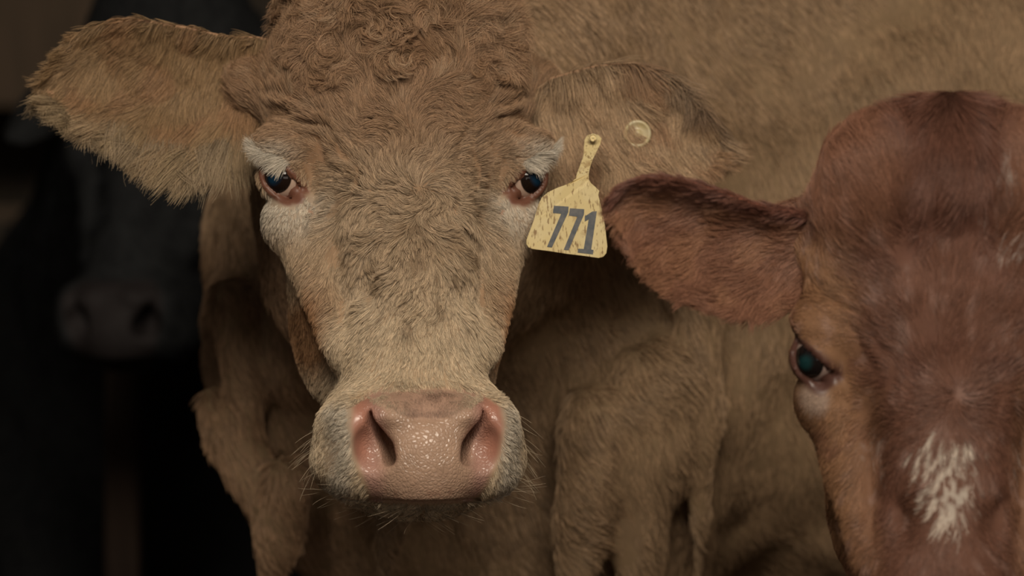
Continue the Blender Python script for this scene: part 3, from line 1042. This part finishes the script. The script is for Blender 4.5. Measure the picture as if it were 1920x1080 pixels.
M_tag = tag_material()
M_ink = plain('tag_ink', (.10, .115, .13), .6, .3, (.17, .17, .17), 200)
TY = -0.008       # depth of the tag
def tag_pt(x, y, Y=TY):
    p = px(x, y, Y); return (p[0], p[2])
def tag_y(x, z):
    zz = z - tag_pt(1060, 400)[1]
    return TY + 1.35 * max(0, zz - .029)
out = [(1103, 250), (1098, 258), (1096, 275), (1095, 290), (1089, 307), (1083, 322), (1080, 332), (1074, 340), (1062, 346), (1045, 352), (1028, 360),
       (1016, 370), (1010, 382), (1005, 398), (1000, 415), (992, 436), (987, 450), (987, 458), (991, 464), (998, 467), (1030, 471), (1062, 476), (1095, 480), (1122, 484),
       (1131, 482), (1137, 475), (1139, 462), (1137, 445), (1135, 425), (1131, 402), (1126, 382), (1122, 366), (1124, 358), (1116, 350), (1108, 343), (1104, 336),
       (1104, 326), (1107, 312), (1112, 298), (1119, 284), (1127, 268), (1130, 256), (1124, 249), (1112, 247)]
tag = bpy.data.objects.new('ear_tag', None); COL.objects.link(tag)
tag['label'] = 'pale yellow ear tag printed 771 hanging beside the tan cow\'s eye'
tag['category'] = 'ear tag'
plate = slab('tag_plate', [tag_pt(*p) for p in out], tag_y, .0018, M_tag, tag)
plate.data.materials[0] = M_tag
def crop(cx, cy):
    return (900 + cx / 4.154, 240 + cy / 4.154)
g7a = [(575, 605), (690, 612), (688, 655), (560, 930), (522, 925), (632, 668), (568, 662)]
g7b = [(700, 625), (812, 632), (810, 672), (690, 952), (652, 948), (758, 690), (692, 682)]
g1 = [(875, 650), (910, 648), (866, 946), (884, 950), (880, 984), (760, 970), (764, 940), (808, 942), (846, 712), (816, 728), (816, 688)]
for g_ in (g7a, g7b, g1):
    slab('digit', [tag_pt(*crop(*p)) for p in g_], lambda x, z: tag_y(x, z) - .0004, .0006, M_ink, tag, bevel=0)

def stud(name, c, r, mat, nrm_y=-1, ring=True, parent=None, t=.003):
    """round moulded button: disc with a raised rim and a centre boss"""
    import bmesh
    prof = [(0, -.0008), (r * .25, -.0008), (r * .30, 0.0), (r * .72, 0.0), (r * .78, -.0012), (r * .95, -.0012), (r, 0.0002), (r, t), (0, t)]
    bm = bmesh.new()
    N_ = 48
    rings = []
    for (rr, yy) in prof:
        if rr == 0:
            rings.append([bm.verts.new((c[0], c[1] + yy, c[2]))])
        else:
            rings.append([bm.verts.new((c[0] + rr * math.cos(2 * math.pi * i / N_), c[1] + yy, c[2] + rr * math.sin(2 * math.pi * i / N_))) for i in range(N_)])
    for A_, B_ in zip(rings[:-1], rings[1:]):
        for i in range(N_):
            j = (i + 1) % N_
            if len(A_) == 1: bm.faces.new((A_[0], B_[i], B_[j]))
            elif len(B_) == 1: bm.faces.new((A_[i], B_[0], A_[j]))
            else: bm.faces.new((A_[i], B_[i], B_[j], A_[j]))
    bmesh.ops.recalc_face_normals(bm, faces=bm.faces)
    for f in bm.faces: f.smooth = True
    me = bpy.data.meshes.new(name); bm.to_mesh(me); bm.free(); me.materials.append(mat)
    o = bpy.data.objects.new(name, me); COL.objects.link(o); o.parent = parent
    return o
M_stud = plain('stud_plastic', (.50, .40, .20), .35, .5, (.60, .52, .33), 90)
def on_ear(x, y):
    Ve = eR[0][:eR[3]]
    k = (4.0 + Ve[:, 1]) / 4.0 / PXM
    X = 960 + Ve[:, 0] / k; Y = 540 - (Ve[:, 2] - CAM_H) / k
    return float(Ve[np.argmin((X - x) ** 2 + (Y - y) ** 2), 1])
stud('pin', px(1112, 258, .03), .0035, M_tag, parent=tag)
so = stud('button_tag', px(1195, 251, on_ear(1195, 251) - .0060), .0125, M_stud)
so['label'] = 'round pale button tag half hidden in ear hair of the tan cow'
so['category'] = 'ear tag'

# ================================================================== the red cow
KR = (4.0 - .30) / 4.0 / PXM
RF = Frame(((1778 - 960) * KR, -.30, CAM_H + (540 - 690) * KR), yaw=math.radians(-2), pitch=math.radians(16), roll=math.radians(1), scale=1.0)


def red_prims():
    o = RF.O
    P = [('c', (o[0] + .05, -.14, o[2] + .02), (o[0] + .42, -.02, o[2] - .02), .13, .20, .06)]
    P.append(('e', (1.30, .0, .78), (.72, .26, .33), .08))
    P.append(('e', (.80, -.0, .78), (.26, .22, .30), .08))
    for xx, yy in ((.82, -.13), (.82, .13), (1.75, -.14), (1.75, .14)):
        P.append(('c', (xx, yy, .60), (xx, yy, .38), .11, .06, .06))
        P.append(('c', (xx, yy, .38), (xx, yy, .05), .05, .034, .03))
        P.append(('e', (xx - .02, yy, .035), (.06, .045, .04), .02))
    P.append(('c', (2.02, 0, .98), (2.06, 0, .5), .025, .02, .03))
    return P


red = animal('cow', 'reddish brown cow with white flecks on its face, right of the tan cow', 'cow')
V, Q, FL = build_body(RF, red_prims(), 'red', 0.32 / QUAL, 0.016, ((.15, 2.15), (-.36, .36), (-.02, 1.25)), head_box=((-17.5, 17.5), (-15, 18.5), (-31, 23)))


def ER(x, y, d):
    """photo pixel -> red head local cm at local depth d (approximate inverse)"""
    kk = KR
    w0 = np.array([(x - 960) * kk, 0, CAM_H + (540 - y) * kk])
    # solve for local with given d : world x,z fixed
    R = RF.R; O = RF.O; sc = RF.sc
    A_ = np.array([[R[0, 0], R[0, 2]], [R[2, 0], R[2, 2]]]) * sc
    b_ = np.array([w0[0] - O[0] - R[0, 1] * d * sc, w0[2] - O[2] - R[2, 1] * d * sc])
    q = np.linalg.solve(A_, b_)
    return (q[0], d, q[1])


topA = [ER(1545, 410, -7), ER(1500, 396, -6.5), ER(1440, 388, -6), ER(1370, 362, -5), ER(1300, 340, -4.5), ER(1228, 330, -4), ER(1180, 344, -4), ER(1154, 374, -4)]
botA = [ER(1545, 560, -6), ER(1500, 575, -5), ER(1440, 590, -4), ER(1360, 585, -3.5), ER(1280, 560, -3), ER(1222, 515, -3.2), ER(1180, 462, -3.6), ER(1157, 412, -4)]
eA = ear_mesh(RF, topA, botA, 2.8, fold=0.5)
mir = lambda pts: [(-p[0], p[1], p[2]) for p in pts]
eB = ear_mesh(RF, mir(topA), mir(botA), 2.6, fold=0.9)
NVr = vnormals(V, Q)
allV, allQ = [V], [Q]
for e_ in (eA, eB):
    allQ.append(e_[1] + sum(len(v) for v in allV)); allV.append(e_[0])
VV = np.concatenate(allV); QQ = np.concatenate(allQ)
RED = C3(.205, .095, .062); RED_L = C3(.38, .205, .105); RED_D = C3(.185, .08, .055)


def red_pigment(L):
    s, d, h = L.T; a = np.abs(s)
    c = np.tile(RED, (len(L), 1))
    c = mix(c, RED_L[None], sstep(5.5, 9, a) * sstep(12, 6, h) * .8)
    c = mix(c, RED_L[None], sstep(4, 6, a) * sstep(2, -2, h) * .35)
    c = mix(c, RED_D[None], sstep(3.6, 2.6, a) * sstep(9, 12, h) * .6)
    c = mix(c, RED_D[None], sstep(.2, 1.2, noise3(L, 7, 91) + .4 * noise3(L, 2, 92)) * .5)
    c = mix(c, C3(.31, .15, .092)[None], sstep(3.5, 5.5, a) * sstep(8, 12, h) * .75)
    grey = sstep(.6, 1.4, noise3(L * np.array([1, 1, .6]), 1.8, 93)) * sstep(16, 10, h)
    c = mix(c, C3(.46, .30, .25)[None], grey * .35)
    blaze = sstep(.15, .9, noise3(L * np.array([1.3, 1, .5]), .9, 94) * 1.2 + 0.75 - ((s + .3) / np.interp(h, [-12, -5], [.9, 2.6])) ** 2 - (np.clip(np.abs(h + 7.4) - 2.0, 0, 9) / 1.6) ** 2) * sstep(2, 4, d)
    c = mix(c, C3(.72, .62, .52)[None], blaze * .9)
    fl = sstep(.7, 1.2, noise3(L * np.array([1.2, 1, .6]), .9, 96) - ((s - 4.6) / 1.3) ** 2 - ((h - 9.3) / 1.2) ** 2 + .9)
    fl = np.maximum(fl, sstep(.7, 1.2, noise3(L * np.array([1.2, 1, .6]), .9, 97) - ((s - 4.2) / 1.8) ** 2 - ((h - 14.5) / 2.2) ** 2 + .7))
    fl = np.maximum(fl, sstep(.6, 1.2, noise3(L, .9, 98) - ((a - 5.7) / 1.2) ** 2 - ((h + 6.3) / 2.0) ** 2 + .5) * .6)
    c = mix(c, C3(.60, .50, .44)[None], fl * .6)
    e = np.sqrt((a - 10.7) ** 2 + (h + 2.8) ** 2)
    c = mix(c, C3(.46, .37, .31)[None], sstep(1.7, .7, e) * .6)
    return c


LLr = RF.l(VV)
sr = red_pigment(LLr) * .65
a_ = np.abs(LLr[:, 0])
q = np.stack([a_, LLr[:, 1], LLr[:, 2]], 1) - EYE
tt, nn = eye_axes()
lid = sstep(.95, .3, np.abs(q @ nn) - lidw(q @ tt)) * sstep(3.1, 2.5, np.abs(q @ tt)) * (q @ GAZE > 0)
sr = mix(sr, C3(.09, .04, .03)[None], lid)
pad = nose_masks(LLr)
sr = mix(sr, C3(.30, .18, .15)[None], pad)
ef = np.arange(len(VV)) >= len(V)
sr = mix(sr, C3(.34, .12, .075)[None], ef * .9)
mk = np.zeros((len(VV), 3)); mk[:, 0] = pad; mk[:, 1] = np.maximum(pad, lid * .7)
mk[ef] = 0; mk[LLr[:, 1] < -10] = 0
M_skinred = skin_mat('red_hide')
mesh_np('body', VV, QQ, M_skinred, red, {'scol': sr, 'smask': mk})
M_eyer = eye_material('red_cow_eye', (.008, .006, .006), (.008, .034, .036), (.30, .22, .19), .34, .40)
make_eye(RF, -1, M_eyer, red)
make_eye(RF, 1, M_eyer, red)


def w_red(C, n):
    L = RF.l(C); s, d, h = L.T; a = np.abs(s)
    w = facing(C, n) * (C[:, 0] < .62) * (L[:, 2] > -24)
    w *= 1 - nose_masks(L)
    q = np.stack([a, d, h], 1) - EYE
    x1 = q @ tt; x2 = q @ nn; x3 = q @ GAZE
    wid = lidw(x1)
    w[(np.abs(x2) < wid + .6) & (np.abs(x1) < 3.0) & (x3 > 0)] = 0
    return w
P, n = sample(V, NVr, Q, int(260000 * QUAL), w_red)
L = RF.l(P); s, d, h = L.T
fl = head_flow(L)
length = np.interp(h, [-20, -5, 8, 12, 18], [1.0, 1.1, 1.3, 2.0, 2.4]) * .01
cen = sstep(10, 13, h) * sstep(3.2, 2.2, np.abs(s))
fl = fl * (1 - cen[:, None]) + np.array([0, .3, -1.]) * cen[:, None]
length *= 1 + .5 * cen
length *= 1 - .6 * sstep(5.5, 3, np.sqrt((np.abs(s) - 10.9) ** 2 + h ** 2))
hair('coat', red, M_furred, P, n, RF.dir(fl), length, red_pigment(L) * (1 + .12 * rng.normal(size=(len(P), 1))),
     lift=.18, lift_end=.02, npts=6, radius=.00017, swirl=.16, swirl_scale=.04, bend=.3, bend_scale=.04, jitter=.16, clump=.3, seed=111, nguides=len(P) // 10)
def dA(u, v):
    return np.stack([-.9 + 0 * u, .1 + 0 * u, -.5 + .6 * (1 - v) - .3 * v], 1)
def cA(u, v, P):
    c = np.tile(C3(.27, .13, .08), (len(u), 1))
    c = mix(c, C3(.36, .185, .105)[None], sstep(-.2, 1, noise3(P, .05, 171)) * .7)
    return mix(c, C3(.17, .065, .05)[None], sstep(.18, .02, v) * .7)
ear_hair(RF, eA, red, dA, lambda u, v: 1.5 + .6 * sstep(.4, .8, v) * sstep(.3, .8, 1 - u), cA, 40000, mat=M_furred, seed=143)
def dB(u, v):
    q = dA(u, v); q[:, 0] *= -1; return q
ear_hair(RF, eB, red, dB, lambda u, v: 1.5 + 0 * u, cA, 6000, mat=M_furred, seed=145)

# ================================================================== the black cow in the dark
BF = Frame(px(285, 235, 1.30), yaw=math.radians(-16), pitch=math.radians(4), scale=.95)
def black_prims():
    o = BF.O
    P = [('c', (o[0] + .0, 1.45, o[2] + .02), (o[0] - .05, 2.0, .86), .12, .20, .06)]
    P.append(('e', (o[0] - .1, 2.85, .78), (.30, .80, .32), .08))
    P.append(('e', (o[0] - .06, 2.15, .80), (.24, .28, .30), .08))
    for xx, yy in ((-.2, 2.1), (.08, 2.1), (-.25, 3.3), (.05, 3.3)):
        P.append(('c', (o[0] + xx, yy, .70), (o[0] + xx, yy, .42), .11, .06, .06))
        P.append(('c', (o[0] + xx, yy, .42), (o[0] + xx, yy, .05), .05, .034, .03))
        P.append(('e', (o[0] + xx, yy - .02, .035), (.045, .06, .04), .02))
    return P
blk = animal('cow', 'black cow standing in the dark behind the tan cow', 'cow')
V, Q, FL = build_body(BF, black_prims(), 'tan', 0.5, 0.02, ((-1.25, .1), (1.1, 3.65), (-.02, 1.4)))
earp = lambda sg: ([(sg * x, -8, y) for x, y in ((10, 10), (13, 9.5), (16, 7.5), (20, 3.5), (22.5, -1))], [(sg * x, -8, y) for x, y in ((10, 3), (13, 1), (16, -1), (20, -2.5), (22.5, -1.8))])
allV, allQ = [V], [Q]
for sg in (-1, 1):
    t_, b_ = earp(sg)
    e_ = ear_mesh(BF, t_, b_, 2.0)
    allQ.append(e_[1] + sum(len(v) for v in allV)); allV.append(e_[0])
VV = np.concatenate(allV); QQ = np.concatenate(allQ)
Lb = BF.l(VV)
cb = np.tile(C3(.018, .019, .020), (len(VV), 1))
pb = nose_masks(Lb)
cb = mix(cb, C3(.022, .018, .018)[None], pb)
mb = np.zeros((len(VV), 3)); mb[:, 0] = pb; mb[:, 1] = pb * .25
mesh_np('body', VV, QQ, skin_mat('black_hide', .8, .1), blk, {'scol': cb, 'smask': mb})
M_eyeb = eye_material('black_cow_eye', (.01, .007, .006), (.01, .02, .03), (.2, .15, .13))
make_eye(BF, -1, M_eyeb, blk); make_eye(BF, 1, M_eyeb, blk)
NB = vnormals(V, Q)
P, n = sample(V, NB, Q, 40000, lambda C, nn_: facing(C, nn_) * (C[:, 1] < 2.3) * (1 - nose_masks(BF.l(C))))
hair('coat', blk, M_furblack, P, n, BF.dir(head_flow(BF.l(P))), .014, np.tile(C3(.016, .017, .019), (len(P), 1)), lift=.3, npts=4, radius=.0004, swirl=.25, swirl_scale=.03, clump=.4, seed=301)


# ================================================================== the barn
def box(name, x0, x1, y0, y1, z0, z1, mat, kind=None, bevel=0.0, label=None, cat=None, group=None):
    import bmesh
    bm = bmesh.new()
    bmesh.ops.create_cube(bm, size=1)
    for v in bm.verts:
        v.co = ((x0 + x1) / 2 + v.co.x * (x1 - x0), (y0 + y1) / 2 + v.co.y * (y1 - y0), (z0 + z1) / 2 + v.co.z * (z1 - z0))
    if bevel:
        bmesh.ops.bevel(bm, geom=list(bm.edges), offset=bevel, segments=2, profile=.5, affect='EDGES')
    me = bpy.data.meshes.new(name); bm.to_mesh(me); bm.free(); me.materials.append(mat)
    o = bpy.data.objects.new(name, me); COL.objects.link(o)
    if kind: o['kind'] = kind
    if label: o['label'] = label
    if cat: o['category'] = cat
    if group: o['group'] = group
    return o


M_dirt = plain('dirt', (.045, .033, .024), .95, .1, (.09, .065, .045), 9, (1, 1, 1), .6)
M_wood3 = plain('post_wood', (.022, .013, .009), .8, .2, (.035, .022, .015), 12, (5, 5, .6), .4)
M_wood = plain('dark_wood', (.06, .052, .042), .8, .2, (.10, .08, .06), 12, (6, 6, 1), .4)
M_wood2 = plain('brown_wood', (.10, .075, .052), .8, .2, (.16, .11, .075), 12, (5, 5, .6), .4)
box('floor', -4, 4, -5.5, 5, -.1, 0, M_dirt, 'structure')
box('wall_back', -4, 4, 4.6, 4.7, 0, 3.4, M_wood, 'structure')
box('wall_left', -4.1, -4, -1.5, 4.7, 0, 3.4, M_wood, 'structure')
box('wall_right', 4, 4.1, -1.5, 4.7, 0, 3.4, M_wood, 'structure')
box('ceiling', -4.1, 4.1, -1.2, 4.7, 3.4, 3.5, M_wood, 'structure')


def pbox(name, xa, xb, ya, yb, Y, depth, mat, label, cat, group=None, zfloor=False):
    a_ = px(xa, yb, Y); b_ = px(xb, ya, Y)
    return box(name, a_[0], b_[0], Y, Y + depth, 0 if zfloor else a_[2], b_[2], mat, None, .006, label, cat, group)
pbox('wooden_post', 195, 262, 690, 1080, 1.62, .07, M_wood3, 'rough brown wooden post standing under the chin of the black cow', 'post', zfloor=True)
box('boarding', -1.9, px(335, 0, 3.9)[0], 3.9, 3.95, px(0, 200, 3.9)[2], 2.4, M_wood2, None, .005, 'brown plank boarding across the upper left of the barn', 'boards')
box('fence_rail', -2.1, -.2, 3.69, 3.75, px(0, 415, 3.69)[2], px(0, 388, 3.69)[2], M_wood2, None, .006, 'horizontal wooden rail crossing behind the black cow', 'rail')
